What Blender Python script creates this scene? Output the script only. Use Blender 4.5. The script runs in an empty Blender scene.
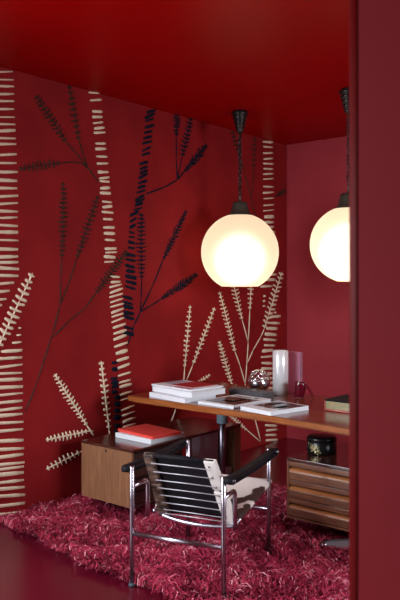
import bpy, bmesh, math, random
import numpy as np
from mathutils import Vector, Matrix
random.seed(7); rng = np.random.default_rng(7)
PI = math.pi
S = bpy.context.scene
COL = S.collection

# ------------------------------------------------------------------ camera
FX = 724.0; HY = 285.5; CX, CY, CZ = 3.893, -6.053, 1.5
A, B = .771, .637
cam_d = bpy.data.cameras.new('camera'); cam = bpy.data.objects.new('camera', cam_d); COL.objects.link(cam)
cam_d.sensor_fit = 'HORIZONTAL'; cam_d.sensor_width = 24; cam_d.lens = FX*24/400
cam_d.shift_y = -(300-HY)/400; cam_d.clip_start = .05
cam.location = (CX, CY, CZ); cam.rotation_euler = (PI/2, 0, math.atan2(B, A))
cam_d.dof.use_dof = True; cam_d.dof.focus_distance = 5.2; cam_d.dof.aperture_fstop = 4.5
S.camera = cam
# ------------------------------------------------------------------ view, world, daylight, added fill light
S.view_settings.view_transform = 'Standard'; S.view_settings.look = 'None'
S.view_settings.gamma = 1; S.view_settings.use_curve_mapping = False
S.view_settings.exposure = 0.0
w = bpy.data.worlds.new('world'); S.world = w; w.use_nodes = True
w.node_tree.nodes['Background'].inputs[0].default_value = (.75, .85, 1, 1)
w.node_tree.nodes['Background'].inputs[1].default_value = .05
def area(name, loc, target, sx, sy, power, col, spread=180):
    l = bpy.data.lights.new(name, 'AREA'); l.shape = 'RECTANGLE'; l.size = sx; l.size_y = sy
    l.energy = power; l.color = col; l.spread = math.radians(spread)
    o = bpy.data.objects.new(name, l); COL.objects.link(o); o.location = loc
    d = Vector(target)-Vector(loc); o.rotation_euler = d.to_track_quat('-Z', 'Y').to_euler()
    return o
area('daylight_left_window', (.06, -5.3, 1.45), (2.2, -3.2, 0), 2.2, 2.1, 205, (.88, .94, 1), 150)
area('added_front_fill', (1.6, -8.85, 1.35), (1.2, -2, .5), 2.2, 1.9, 14, (.86, .93, 1), 150)  # unseen fill light, added to give the silver vase a bright reflection
area('daylight_right_window', (6.3, -2.7, 1.75), (0.3, -2.5, .0), 1.5, 1.5, 75, (.9, .95, 1), 110)

# ------------------------------------------------------------------ pixel rays (reference measurements)
def ray(px, py):
    X = (px-200)/FX
    return Vector((X*A-B, X*B+A, (HY-py)/FX))
O = Vector((CX, CY, CZ))
def on_z(px, py, z):
    d = ray(px, py); return O+d*((z-CZ)/d.z)
def on_x(px, py, x=0.0):
    d = ray(px, py); return O+d*((x-CX)/d.x)
def on_y(px, py, y):
    d = ray(px, py); return O+d*((y-CY)/d.y)

# ------------------------------------------------------------------ materials
def mat(name, col, rough=.5, metal=0, spec=.5, coat=0, **k):
    m = bpy.data.materials.new(name); m.use_nodes = True
    b = m.node_tree.nodes['Principled BSDF']
    b.inputs['Base Color'].default_value = (*col, 1); b.inputs['Roughness'].default_value = rough
    b.inputs['Metallic'].default_value = metal; b.inputs['Specular IOR Level'].default_value = spec
    b.inputs['Coat Weight'].default_value = coat
    for kk, v in k.items(): b.inputs[kk.replace('_', ' ')].default_value = v
    return m
def N(m, t, **k):
    n = m.node_tree.nodes.new(t)
    for a, v in k.items():
        if a in n.inputs: n.inputs[a].default_value = v
        else: setattr(n, a, v)
    return n
def L(m, a, b): m.node_tree.links.new(a, b)
def bsdf(m): return m.node_tree.nodes['Principled BSDF']
def ramp(m, fac, stops):
    r = N(m, 'ShaderNodeValToRGB'); e = r.color_ramp.elements
    e[0].position, e[0].color = stops[0][0], (*stops[0][1], 1)
    e[1].position, e[1].color = stops[-1][0], (*stops[-1][1], 1)
    for p, c in stops[1:-1]:
        x = e.new(p); x.color = (*c, 1)
    L(m, fac, r.inputs[0]); return r.outputs[0]
def noise(m, scale=(1, 1, 1), s=5, detail=4, rough=.5, dist=0):
    tc = N(m, 'ShaderNodeTexCoord'); mp = N(m, 'ShaderNodeMapping'); mp.inputs['Scale'].default_value = scale
    L(m, tc.outputs['Object'], mp.inputs[0])
    n = N(m, 'ShaderNodeTexNoise'); n.inputs['Scale'].default_value = s; n.inputs['Detail'].default_value = detail
    n.inputs['Roughness'].default_value = rough; n.inputs['Distortion'].default_value = dist
    L(m, mp.outputs[0], n.inputs[0]); return n.outputs['Fac']
def bump(m, fac, strength=.3, dist=.01):
    b = N(m, 'ShaderNodeBump'); b.inputs['Strength'].default_value = strength; b.inputs['Distance'].default_value = dist
    L(m, fac, b.inputs['Height']); L(m, b.outputs[0], bsdf(m).inputs['Normal'])
def noisy(name, c1, c2, scale=(1, 1, 1), s=5, rough=.5, bs=0, bd=.005, lo=.3, hi=.7, detail=4, **k):
    m = mat(name, c1, rough, **k); f = noise(m, scale, s, detail)
    L(m, ramp(m, f, [(lo, c1), (hi, c2)]), bsdf(m).inputs['Base Color'])
    if bs: bump(m, f, bs, bd)
    return m
M = {}
M['mural'] = noisy('mural_cloth', (.215, .0090, .0110), (.265, .0115, .0135), s=3, rough=.8, spec=.12, lo=.35, hi=.65)
f = noise(M['mural'], (1, 1, 1), 130, 3); bump(M['mural'], f, .35, .002)
M['plaster'] = noisy('red_plaster', (.36, .038, .052), (.40, .044, .060), s=2.2, rough=.6, spec=.12, lo=.35, hi=.65)
f = noise(M['plaster'], (1, 1, 1), 60, 3); bump(M['plaster'], f, .12, .002)
M['partition'] = noisy('partition_red', (.29, .022, .029), (.32, .025, .033), s=2.2, rough=.65, spec=.1)
M['ceiling'] = noisy('red_gloss_ceiling', (.30, .0006, .001), (.34, .001, .0015), s=1.2, rough=.4, spec=.06)
M['floor'] = noisy('maroon_gloss_floor', (.080, .001, .009), (.095, .001, .011), s=2, rough=.3, spec=.5, coat=.6, Coat_Roughness=.22, Coat_IOR=1.6)
def wood(name, c1, c2, c3, axis, rough=.35, coat=.25, s=1):
    sc = {'x': (1.2, 16, 16), 'y': (16, 1.2, 16), 'z': (16, 16, 1.2)}[axis]
    m = mat(name, c1, rough, coat=coat); m.node_tree.nodes['Principled BSDF'].inputs['Coat Roughness'].default_value = .15
    f = noise(m, sc, 3.2*s, 6, .65, .6)
    L(m, ramp(m, f, [(.3, c1), (.5, c2), (.68, c3)]), bsdf(m).inputs['Base Color'])
    bump(m, f, .05, .002); return m
wd = ((.08, .026, .012), (.17, .060, .028), (.26, .10, .046))
M['wood_x'] = wood('rosewood_grain_across', *wd, 'x')
M['wood_z'] = wood('walnut_grain_upright', (.16, .068, .032), (.22, .098, .046), (.28, .13, .065), 'z', .4, .1)
M['wood_top'] = wood('dark_lacquered_top', (.035, .008, .005), (.055, .013, .008), (.08, .022, .012), 'x', .22, .5)
M['wood_desk'] = wood('desk_top_wood', (.10, .024, .010), (.16, .042, .016), (.22, .065, .024), 'x', .24, .5)
M['wood_edge'] = wood('desk_edge_wood', (.20, .058, .012), (.30, .085, .018), (.38, .12, .03), 'x', .3, .4)
M['wood_lip'] = wood('pull_lip_wood', (.30, .095, .03), (.38, .13, .04), (.45, .17, .055), 'x', .3, .4)
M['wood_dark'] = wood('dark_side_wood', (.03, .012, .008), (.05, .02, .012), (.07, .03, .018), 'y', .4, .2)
M['chrome'] = mat('chrome', (.42, .37, .43), .27, 1)
M['spring_steel'] = mat('spring_steel', (.55, .52, .56), .5, .5)
M['leg_steel'] = mat('dark_leg_steel', (.20, .18, .22), .3, 1)
M['steel'] = mat('blued_steel', (.25, .42, .50), .35, .2)
M['darkmetal'] = mat('dark_metal', (.10, .10, .11), .35, 1)
M['foot_metal'] = mat('brushed_foot_metal', (.34, .33, .35), .35, .8)
M['bronze'] = mat('bronze_cap', (.060, .052, .040), .4, .3)
M['black'] = mat('black_enamel', (.008, .008, .009), .3)
M['leather'] = noisy('black_leather', (.008, .007, .009), (.014, .012, .015), s=60, rough=.6, bs=.25, bd=.001, spec=.1)
M['raffia'] = noisy('cream_raffia', (.62, .51, .35), (.84, .74, .56), (1, 6, 30), s=9, rough=.75, bs=.5, bd=.002)
M['brown_thread'] = noisy('brown_thread', (.030, .012, .010), (.07, .03, .022), s=40, rough=.85, bs=.4, bd=.002, spec=.1)
M['navy_thread'] = noisy('navy_thread', (.004, .006, .014), (.010, .013, .028), s=40, rough=.85, bs=.4, bd=.002, spec=.1)
M['paper'] = noisy('paper_edges', (.62, .64, .70), (.78, .80, .84), (1, 1, 120), s=4, rough=.7)
M['white'] = mat('white_cover', (.78, .80, .84), .35)
M['redcover'] = mat('coral_red_cover', (.78, .07, .055), .4)
M['crimson'] = mat('crimson_cover', (.36, .006, .015), .6, spec=.2)
M['greyblue'] = mat('grey_blue_print', (.30, .34, .42), .3)
M['pink'] = mat('pink_print', (.60, .25, .30), .4)
M['print_dark'] = noisy('dark_photo_print', (.02, .008, .008), (.09, .022, .016), s=9, rough=.25)
M['skin_print'] = mat('warm_print', (.45, .14, .08), .3)
M['slate'] = mat('slate_cloth', (.075, .07, .078), .55)
M['nose_shade_red'] = mat('shaded_partition_end', (.12, .0005, .001), .6, spec=.1)  # darker red that paints in the shade on the partition's rounded end
M['gloss_red'] = mat('dark_red_gloss', (.10, .003, .012), .12, coat=.6)
M['silver'] = mat('silver', (.80, .80, .82), .12, 1)
M['silver_satin'] = mat('satin_silver', (.97, .98, 1.0), .2, .4)
M['grey_panel'] = mat('grey_laminate', (.38, .42, .46), .35)
M['gold_tex'] = noisy('gilt_print', (.30, .19, .07), (.17, .18, .07), (1, 1, 3), s=30, rough=.3, lo=.4, hi=.6)
M['gold'] = mat('gold_paint', (.55, .45, .22), .4, .3)
M['lacquer_red'] = mat('orange_red_lacquer', (.30, .03, .015), .25, coat=.4)
M['matte_black'] = mat('matte_black', (.008, .008, .009), .7, spec=.15)
M['rubber'] = mat('rubber', (.03, .05, .06), .6)
M['bulb'] = mat('lit_bulb', (1, 1, 1), .5, Emission_Color=(1, .90, .76, 1), Emission_Strength=2.35)
# opal glass of a lit lamp: glows a little by itself, and scatters the bulb behind it
m = bpy.data.materials.new('opal_glass'); m.use_nodes = True; M['opal'] = m
nt = m.node_tree; nt.nodes.remove(nt.nodes['Principled BSDF']); out = nt.nodes['Material Output']
em = N(m, 'ShaderNodeEmission'); em.inputs[0].default_value = (1, .83, .63, 1); em.inputs[1].default_value = .23
rf = N(m, 'ShaderNodeBsdfRefraction'); rf.inputs['Color'].default_value = (1, .95, .86, 1)
rf.inputs['Roughness'].default_value = 1.0; rf.inputs['IOR'].default_value = 1.12
gl = N(m, 'ShaderNodeBsdfGlossy'); gl.inputs['Roughness'].default_value = .25
ad = N(m, 'ShaderNodeAddShader'); mx = N(m, 'ShaderNodeMixShader'); mx.inputs[0].default_value = .04
tl = N(m, 'ShaderNodeBsdfTranslucent'); tl.inputs[0].default_value = (.86, .72, .53, 1); mt_ = N(m, 'ShaderNodeMixShader'); mt_.inputs[0].default_value = .72
L(m, rf.outputs[0], mt_.inputs[1]); L(m, tl.outputs[0], mt_.inputs[2]); L(m, mt_.outputs[0], mx.inputs[1]); L(m, gl.outputs[0], mx.inputs[2])
L(m, mx.outputs[0], ad.inputs[0]); L(m, em.outputs[0], ad.inputs[1]); L(m, ad.outputs[0], out.inputs[0])
# clear acrylic
m = mat('clear_acrylic', (.80, .42, .58), .02, Transmission_Weight=.72, IOR=1.3); M['acrylic'] = m
# cow hide
def hide(name, c1, c2, spots, s=9, thr=(.48, .52)):
    m = mat(name, c1, .7); f = noise(m, (1, 1, 1), s, 3, .5, .4)
    tc = N(m, 'ShaderNodeTexCoord'); acc = None
    for (x, y, z, r) in spots:
        vd = N(m, 'ShaderNodeVectorMath', operation='DISTANCE'); vd.inputs[1].default_value = (x, y, z)
        L(m, tc.outputs['Object'], vd.inputs[0])
        sb = N(m, 'ShaderNodeMath', operation='SUBTRACT'); sb.inputs[1].default_value = r; L(m, vd.outputs['Value'], sb.inputs[0])
        if acc is None: acc = sb.outputs[0]
        else:
            mn = N(m, 'ShaderNodeMath', operation='MINIMUM'); L(m, acc, mn.inputs[0]); L(m, sb.outputs[0], mn.inputs[1]); acc = mn.outputs[0]
    nz = N(m, 'ShaderNodeMath', operation='MULTIPLY_ADD'); nz.inputs[1].default_value = .12; nz.inputs[2].default_value = -.06
    L(m, f, nz.inputs[0]); sm = N(m, 'ShaderNodeMath', operation='ADD'); L(m, acc, sm.inputs[0]); L(m, nz.outputs[0], sm.inputs[1])
    mr = N(m, 'ShaderNodeMapRange'); mr.inputs[1].default_value = -.004; mr.inputs[2].default_value = .004; L(m, sm.outputs[0], mr.inputs[0])
    L(m, ramp(m, mr.outputs[0], [(0, c1), (1, c2)]), bsdf(m).inputs['Base Color'])
    bump(m, noise(m, (8, 1, 8), 40), .3, .002); return m
M['white_hide'] = noisy('white_hide', (.66, .60, .56), (.76, .71, .67), s=14, rough=.7)
M['brindle'] = noisy('brindled_hide', (.03, .017, .013), (.22, .13, .09), (3, 3, 10), s=6, rough=.6, lo=.4, hi=.7)
# rug pile
m = mat('rug_pile', (.4, .02, .08), .6, spec=.45); at = N(m, 'ShaderNodeAttribute', attribute_name='tint')
L(m, ramp(m, at.outputs['Fac'], [(0, (.07, .001, .010)), (.35, (.37, .010, .052)), (.76, (.60, .060, .115)), (1, (.97, .42, .50))]), bsdf(m).inputs['Base Color'])
M['pile'] = m
M['rug_back'] = mat('rug_backing', (.09, .004, .02), .9)

# ------------------------------------------------------------------ mesh helpers
class MB:
    def __init__(s): s.bm = bmesh.new()
    def _mat(s, geom, mi):
        for f in geom: f.material_index = mi
    def box(s, c, size, rz=0, bevel=0, mi=0, rot=None, seg=2):
        n0 = set(s.bm.faces)
        r = bmesh.ops.create_cube(s.bm, size=1)['verts']
        bmesh.ops.scale(s.bm, vec=size, verts=r)
        if bevel:
            ed = list({e for v in r for e in v.link_edges})
            res = bmesh.ops.bevel(s.bm, geom=ed, offset=bevel, segments=seg, affect='EDGES', profile=.5)
            r = list({v for f in s.bm.faces if f not in n0 for v in f.verts})
        R = rot if rot is not None else Matrix.Rotation(rz, 3, 'Z')
        for v in r: v.co = R @ v.co + Vector(c)
        s._mat([f for f in s.bm.faces if f not in n0], mi); return s
    def tube(s, pts, r, seg=12, mi=0, caps=True, closed=False):
        pts = [Vector(p) for p in pts]; rings = []; n = len(pts)
        rr = r if isinstance(r, (list, tuple)) else [r]*n
        up = None
        for i, p in enumerate(pts):
            if closed: t = pts[(i+1) % n]-pts[i-1]
            elif i == 0: t = pts[1]-p
            elif i == n-1: t = p-pts[-2]
            else: t = (pts[i+1]-p).normalized()+(p-pts[i-1]).normalized()
            t.normalize()
            if up is None: up = Vector((0, 0, 1)) if abs(t.z) < .9 else Vector((1, 0, 0))
            a = (up-t*up.dot(t)).normalized(); up = a; b = t.cross(a)
            rings.append([s.bm.verts.new(p+(a*math.cos(q)+b*math.sin(q))*rr[i]) for q in [2*PI*k/seg for k in range(seg)]])
        fs = []
        for i in range(n if closed else n-1):
            r0, r1 = rings[i], rings[(i+1) % n]
            for k in range(seg): fs.append(s.bm.faces.new((r0[k], r0[(k+1) % seg], r1[(k+1) % seg], r1[k])))
        if caps and not closed: fs += [s.bm.faces.new(rings[0][::-1]), s.bm.faces.new(rings[-1])]
        for f in fs: f.smooth = True; f.material_index = mi
        return s
    def lathe(s, prof, c=(0, 0, 0), seg=32, mi=0, close=False):
        c = Vector(c); rings = []
        for (r, z) in prof:
            if r < 1e-6: rings.append([s.bm.verts.new(c+Vector((0, 0, z)))])
            else: rings.append([s.bm.verts.new(c+Vector((r*math.cos(2*PI*k/seg), r*math.sin(2*PI*k/seg), z))) for k in range(seg)])
        if close: rings.append(rings[0])
        for r0, r1 in zip(rings, rings[1:]):
            for k in range(seg):
                k2 = (k+1) % seg
                vs = [r0[k % len(r0)], r0[k2 % len(r0)], r1[k2 % len(r1)], r1[k % len(r1)]]
                u = []
                for v in vs:
                    if v not in u: u.append(v)
                if len(u) > 2:
                    f = s.bm.faces.new(u); f.smooth = True; f.material_index = mi
        return s
    def prism(s, poly, z0, z1, mi=0, mis=None, bevel=0):
        a = [s.bm.verts.new((p[0], p[1], z0)) for p in poly]; b = [s.bm.verts.new((p[0], p[1], z1)) for p in poly]; n = len(poly)
        fs = [s.bm.faces.new(a[::-1]), s.bm.faces.new(b)]
        sd = [s.bm.faces.new((a[i], a[(i+1) % n], b[(i+1) % n], b[i])) for i in range(n)]
        for f in fs: f.material_index = mi
        for f in sd: f.material_index = mi if mis is None else mis
        if bevel: bmesh.ops.bevel(s.bm, geom=[e for f in fs for e in f.edges], offset=bevel, segments=2, affect='EDGES')
        return s
    def extr(s, prof, fn, a, b, mi=0, smooth=False):
        """closed profile of (u,v) pairs extruded from a to b; fn(u,v,t) -> point"""
        p = [s.bm.verts.new(fn(u, v, a)) for u, v in prof]; q = [s.bm.verts.new(fn(u, v, b)) for u, v in prof]; n = len(prof)
        fs = [s.bm.faces.new((p[i], p[(i+1) % n], q[(i+1) % n], q[i])) for i in range(n)]
        for f in fs: f.smooth = smooth
        fs += [s.bm.faces.new(p[::-1]), s.bm.faces.new(q)]
        for f in fs: f.material_index = mi
        return s
    def build(s, name, mats, parent=None, smooth=False):
        bmesh.ops.recalc_face_normals(s.bm, faces=s.bm.faces[:])
        me = bpy.data.meshes.new(name); 
        off = wloc(parent) if parent else Vector()
        if smooth:
            for f in s.bm.faces: f.smooth = True
        if parent: bmesh.ops.translate(s.bm, vec=-off, verts=s.bm.verts[:])
        s.bm.to_mesh(me); s.bm.free()
        if not isinstance(mats, (list, tuple)): mats = [mats]
        for m in mats: me.materials.append(M[m])
        o = bpy.data.objects.new(name, me); COL.objects.link(o)
        if parent: o.parent = parent
        return o
def wloc(o):
    v = Vector(o.location)
    while o.parent: o = o.parent; v += Vector(o.location)
    return v
def thing(name, label, cat, loc, rz=0, group=None):
    o = bpy.data.objects.new(name, None); COL.objects.link(o); o.empty_display_size = .05
    o.location = loc; o.rotation_euler = (0, 0, rz); o['label'] = label; o['category'] = cat
    if group: o['group'] = group
    return o
def tag(o, label, cat, group=None):
    o['label'] = label; o['category'] = cat
    if group: o['group'] = group
    return o
def struct(o): o['kind'] = 'structure'; return o
def arc(c, r, a0, a1, n, f):
    return [f(c[0]+r*math.cos(a0+(a1-a0)*i/n), c[1]+r*math.sin(a0+(a1-a0)*i/n)) for i in range(n+1)]

# ------------------------------------------------------------------ room shell
H = 2.887
struct(MB().box((3.2, -4.5, -.05), (6.8, 9.4, .1)).build('floor', 'floor'))
struct(MB().box((3.2, -4.5, H+.05), (6.8, 9.4, .1)).build('ceiling', 'ceiling'))
struct(MB().box((-.1, -4.5, H/2), (.2, 9.4, H)).build('wall_left', 'mural'))
struct(MB().box((3.2, .1, H/2), (6.8, .2, H)).build('wall_back', 'plaster'))
# right wall with a window opening, front wall with a window opening
def holed(name, fn, lo, hi, w0, w1, z0, z1, t0, t1):
    mb = MB()
    for a, b, c, d in ((lo, w0, 0, H), (w1, hi, 0, H), (w0, w1, 0, z0), (w0, w1, z1, H)):
        p, q = fn(a, t0, c), fn(b, t1, d)
        c_ = [(p[i]+q[i])/2 for i in range(3)]; s_ = [abs(p[i]-q[i]) for i in range(3)]
        mb.box(c_, s_)
    return struct(mb.build(name, 'plaster'))
holed('wall_right', lambda u, t, z: (t, u, z), -9.2, .2, -3.9, -2.5, .7, 2.3, 6.4, 6.6)
holed('wall_front', lambda u, t, z: (u, t, z), -.2, 6.6, .4, 2.8, .35, 2.35, -9.2, -9.0)
def window(name, c, w_, z0, z1, axis):
    mb = MB(); zc = (z0+z1)/2; h = z1-z0
    for u, zz, sw, sh in ((-w_/2+.03, zc, .06, h), (w_/2-.03, zc, .06, h), (0, zc, .04, h), (0, z0+.03, w_, .06), (0, z1-.03, w_, .06)):
        if axis == 'x': mb.box((c[0]+u, c[1], zz), (sw, .06, sh))
        else: mb.box((c[0], c[1]+u, zz), (.06, sw, sh))
    return struct(mb.build(name, 'white'))
window('window_1', (1.6, -9.1), 2.4, .35, 2.35, 'x')
window('window_2', (6.5, -3.2), 1.4, .7, 2.3, 'y')
# near partition with a rounded end, out of focus on the right of the frame
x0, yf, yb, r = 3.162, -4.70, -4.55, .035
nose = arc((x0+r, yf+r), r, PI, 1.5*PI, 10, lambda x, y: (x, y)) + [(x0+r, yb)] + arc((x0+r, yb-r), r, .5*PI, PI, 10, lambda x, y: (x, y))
o = struct(MB().prism([(x0+r, yf), (6.4, yf), (6.4, yb), (x0+r, yb)], 0, H).build('wall_partition', 'partition'))
o = struct(MB().prism(nose, 0, H).build('shaded_nose_1', 'nose_shade_red'))  # rounded end of the same wall, its shade put into the colour
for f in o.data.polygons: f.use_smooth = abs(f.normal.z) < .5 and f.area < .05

# ------------------------------------------------------------------ embroidered mural
mural = thing('embroidered_mural', 'dark red cloth mural embroidered with cream, brown and navy trees covering the left wall', 'mural', (0.003, -4.5, 0))
MB().box((.0025, -4.5, H/2), (.004, 8.98, H-.004)).build('wall_cloth', 'mural', mural)
XW = .0046
def w2(px, py):
    p = on_x(px, py, XW); return Vector((p.y, p.z))
def ribbon(mb, a, b, wd_, th=.006, taper=(1, 1), mi=0, wob=.0):
    a, b = Vector(a), Vector(b); t = b-a
    if t.length < 1e-5: return
    n = Vector((-t.y, t.x)).normalized(); K = 4; rows = []
    for i in range(K+1):
        f = i/K; p = a.lerp(b, f)+n*random.uniform(-wob, wob)
        h = wd_/2*(taper[0]*(1-f)+taper[1]*f)*random.uniform(.85, 1.12)*(.72 if i in (0, K) else 1)
        z = th*(.35 if i in (0, K) else 1)
        row = [(p+n*h, 0), (p+n*h*.75, z*.8), (p+n*h*.1, z*random.uniform(.85, 1.1)), (p-n*h*.75, z*.8), (p-n*h, 0)]
        rows.append([mb.bm.verts.new((XW+q[1], q[0].x, q[0].y)) for q in row])
    for r0, r1 in zip(rows, rows[1:]):
        for k in range(4):
            f = mb.bm.faces.new((r0[k], r0[k+1], r1[k+1], r1[k])); f.material_index = mi; f.smooth = True
    mb.bm.faces.new(rows[0]).material_index = mi; mb.bm.faces.new(rows[-1]).material_index = mi
def trunk(pts, half, hgt, slope, material, label, jit=.4, wide=None):
    """pts: strip centres in photo pixels; each strip is a horizontal stitch"""
    mb = MB()
    for i, (x, y) in enumerate(pts):
        hw = half[0]+(half[1]-half[0])*i/max(1, len(pts)-1); hh = hgt[0]+(hgt[1]-hgt[0])*i/max(1, len(pts)-1)
        sl = slope+random.uniform(-.12, .12); dx = random.uniform(-jit, jit); hw *= random.uniform(.9, 1.07)
        a = w2(x-hw+dx, y-sl*hw); b = w2(x+hw+dx, y+sl*hw)
        sc = (w2(x, y-hh/2)-w2(x, y+hh/2)).length*random.uniform(.72, 1.2)
        ribbon(mb, a, b, sc, .007, (random.uniform(.6, 1.1), random.uniform(.8, 1.15)))
    o = mb.build('embroidered_trunk', material, mural); o['label'] = label; return o
# cream trunk at the left edge
ys = [72, 79.5, 86, 94, 101, 109, 117, 124, 131, 138, 144, 155, 163, 172, 180, 188, 196.5, 204, 211, 218, 225, 232, 240, 249, 257, 262.5, 268, 275.5]
pts = [(0+.0*i, y) for i, y in enumerate(ys)]
mb = MB()
def strip(mb, xa, xb, y, hh, sl):
    xm = (xa+xb)/2
    a = w2(xa, y-sl*(xa-xm)*-1 if False else y+sl*(xm-xa)); b = w2(xb, y-sl*(xb-xm))
    sc = (w2(xm, y-hh/2)-w2(xm, y+hh/2)).length*random.uniform(.8, 1.15)
    ribbon(mb, a, b, sc, .008, (random.uniform(.8, 1.1), random.uniform(.75, 1.1)))
for y in ys:
    xr = 13 + (y-72)*.045 if y < 160 else 17+(y-160)*.015
    strip(mb, -16+random.uniform(-1, 1), xr+random.uniform(-.6, .6), y, 2.3+(y-70)*.007, random.uniform(-.06, .08))
for y, xr in ((284, 14), (292, 9.5), (300, 6.5), (306, 2)): strip(mb, -16, xr, y, 3, .1)
for y, xa, xb in ((328, 18.5, 21), (335, 16.5, 21), (342.5, 12, 21.5), (350, 15, 22), (280, -30, -16)): strip(mb, xa, xb, y, 2.3, .12)
for y in (351, 358.6, 367, 373.6, 380, 387.5, 395, 402.5, 410, 415.6, 423, 431, 441, 449.4, 456.9, 464.4, 469, 474.5, 482.4, 488.8, 496, 505.6, 514):
    xa = -16 if y > 356 else 1
    strip(mb, xa, 21.5+(y-350)*.02+random.uniform(-.6, .6), y, 3.3+(y-350)*.004, random.uniform(.04, .14))
mb.build('embroidered_trunk', 'raffia', mural)['label'] = 'wide cream raffia trunk at the left edge'
# second cream trunk
v7 = [(127, 48), (134, 75), (140, 118), (140, 138), (142, 160), (147, 180), (148, 197), (152, 238), (152, 258), (156, 287), (159, 313), (162, 345), (165, 367), (167, 380), (169, 405), (170, 424), (176, 457), (177, 475), (178, 496), (180, 522), (183, 552), (185, 575)]
p = [(60+x/3.75, 80+y/3.75) for x, y in v7]
v2 = [(290, 127), (292, 142), (293, 160), (295, 183), (296, 193), (292, 205), (292, 218), (305, 258), (308, 272)]
p += [(x/2.667, 180+y/2.667) for x, y in v2]
v4 = [(133, 22), (136, 40), (135, 58), (137, 77), (138, 95), (140, 115), (140, 132), (142, 150), (147, 172), (150, 195), (150, 215), (153, 243), (156, 270), (160, 297), (163, 323), (166, 353), (167, 380), (170, 396), (172, 425), (175, 445), (179, 480), (181, 502), (183, 525), (185, 545)]
p2 = [(80+x/3.75, 280+y/3.75) for x, y in v4]
p = sorted(p, key=lambda q: q[1])
mb = MB()
for i, (x, y) in enumerate(p+p2):
    hw = (5.4 if i < len(p) else 6.4)*random.uniform(.9, 1.08)
    strip(mb, x-hw, x+hw, y, 2.7*random.uniform(.8, 1.25), random.uniform(-.1, .15) if i < len(p) else random.uniform(.25, .40))
mb.build('embroidered_trunk', 'raffia', mural)['label'] = 'narrow cream raffia trunk beside the navy trunk'
# navy trunk
v5 = [(105, 57), (98, 80), (97, 100), (98, 132), (92, 160), (88, 187), (86, 212), (83, 245), (80, 270), (68, 315), (68, 340), (68, 360), (66, 380), (63, 410), (57, 435), (54, 458), (48, 490), (50, 505), (44, 522), (40, 545)]
p = [(130+x/5, 100+y/5) for x, y in v5]
v6 = [(97, 15), (93, 40), (90, 65), (87, 90), (88, 108), (86, 130), (85, 152), (82, 180), (83, 200), (80, 225), (82, 245), (83, 268), (84, 290), (80, 310), (70, 350), (72, 372), (73, 388), (75, 412), (75, 430)]
p += [(110+x/4, 210+y/4) for x, y in v6]
p += [(80+x/3.75, 280+y/3.75) for x, y in [(183, 180), (182, 200), (130, 310), (130, 335), (128, 370), (130, 385), (130, 400), (130, 420), (140, 440), (140, 465), (140, 490), (140, 515), (140, 545), (140, 565)]]
mb = MB()
for i, (x, y) in enumerate(p):
    hw = 4.2 if y < 215 else (3.0 if y < 255 else (4.8 if y < 335 else 3.0))
    hw *= random.uniform(.95, 1.2)
    strip(mb, x-hw, x+hw, y, (3.3 if y < 260 else 4.4)*random.uniform(.75, 1.2), random.uniform(.25, .6) if y < 232 else random.uniform(-.35, -.12) if y < 335 else random.uniform(-.1, .1))
mb.build('embroidered_trunk', 'navy_thread', mural)['label'] = 'navy blue trunk of short slanting stitches'
# right cream trunk
v7 = [(168, 72), (168, 102), (168, 138), (170, 172), (170, 202), (170, 233), (170, 263), (170, 293), (170, 340), (170, 375), (172, 410), (172, 450), (172, 482), (175, 520), (175, 553), (175, 583)]
p = [(240+x/6, 130+y/6) for x, y in v7]+[(269.5, y) for y in (232, 238, 244, 250, 256, 262, 268)]
p += [(215+x/4.615, 270+y/4.615) for x, y in [(255, 20), (250, 45), (237, 75), (277, 215), (270, 245), (262, 270), (257, 297), (253, 322), (252, 348), (243, 372), (240, 400), (240, 430), (240, 455), (240, 478), (238, 500)]]
p += [(268, y) for y in (383, 388, 393, 398, 404, 410, 416)]+[(271, 425.5), (271.7, 430), (271, 435), (271.7, 440)]
mb = MB()
for x, y in p:
    hw = (5.2 if y < 270 else 6.2)*random.uniform(.88, 1.06)
    strip(mb, x-hw, x+hw, y, (2.1 if y < 215 else 3.0)*random.uniform(.8, 1.2), random.uniform(-.08, .1))
for x, y in ((264.5, 296), (264, 301), (264, 306), (275, 312.5)): strip(mb, x-1.2, x+1.2, y, 1.8, .1)
mb.build('embroidered_trunk', 'raffia', mural)['label'] = 'cream raffia trunk near the room corner'

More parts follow.
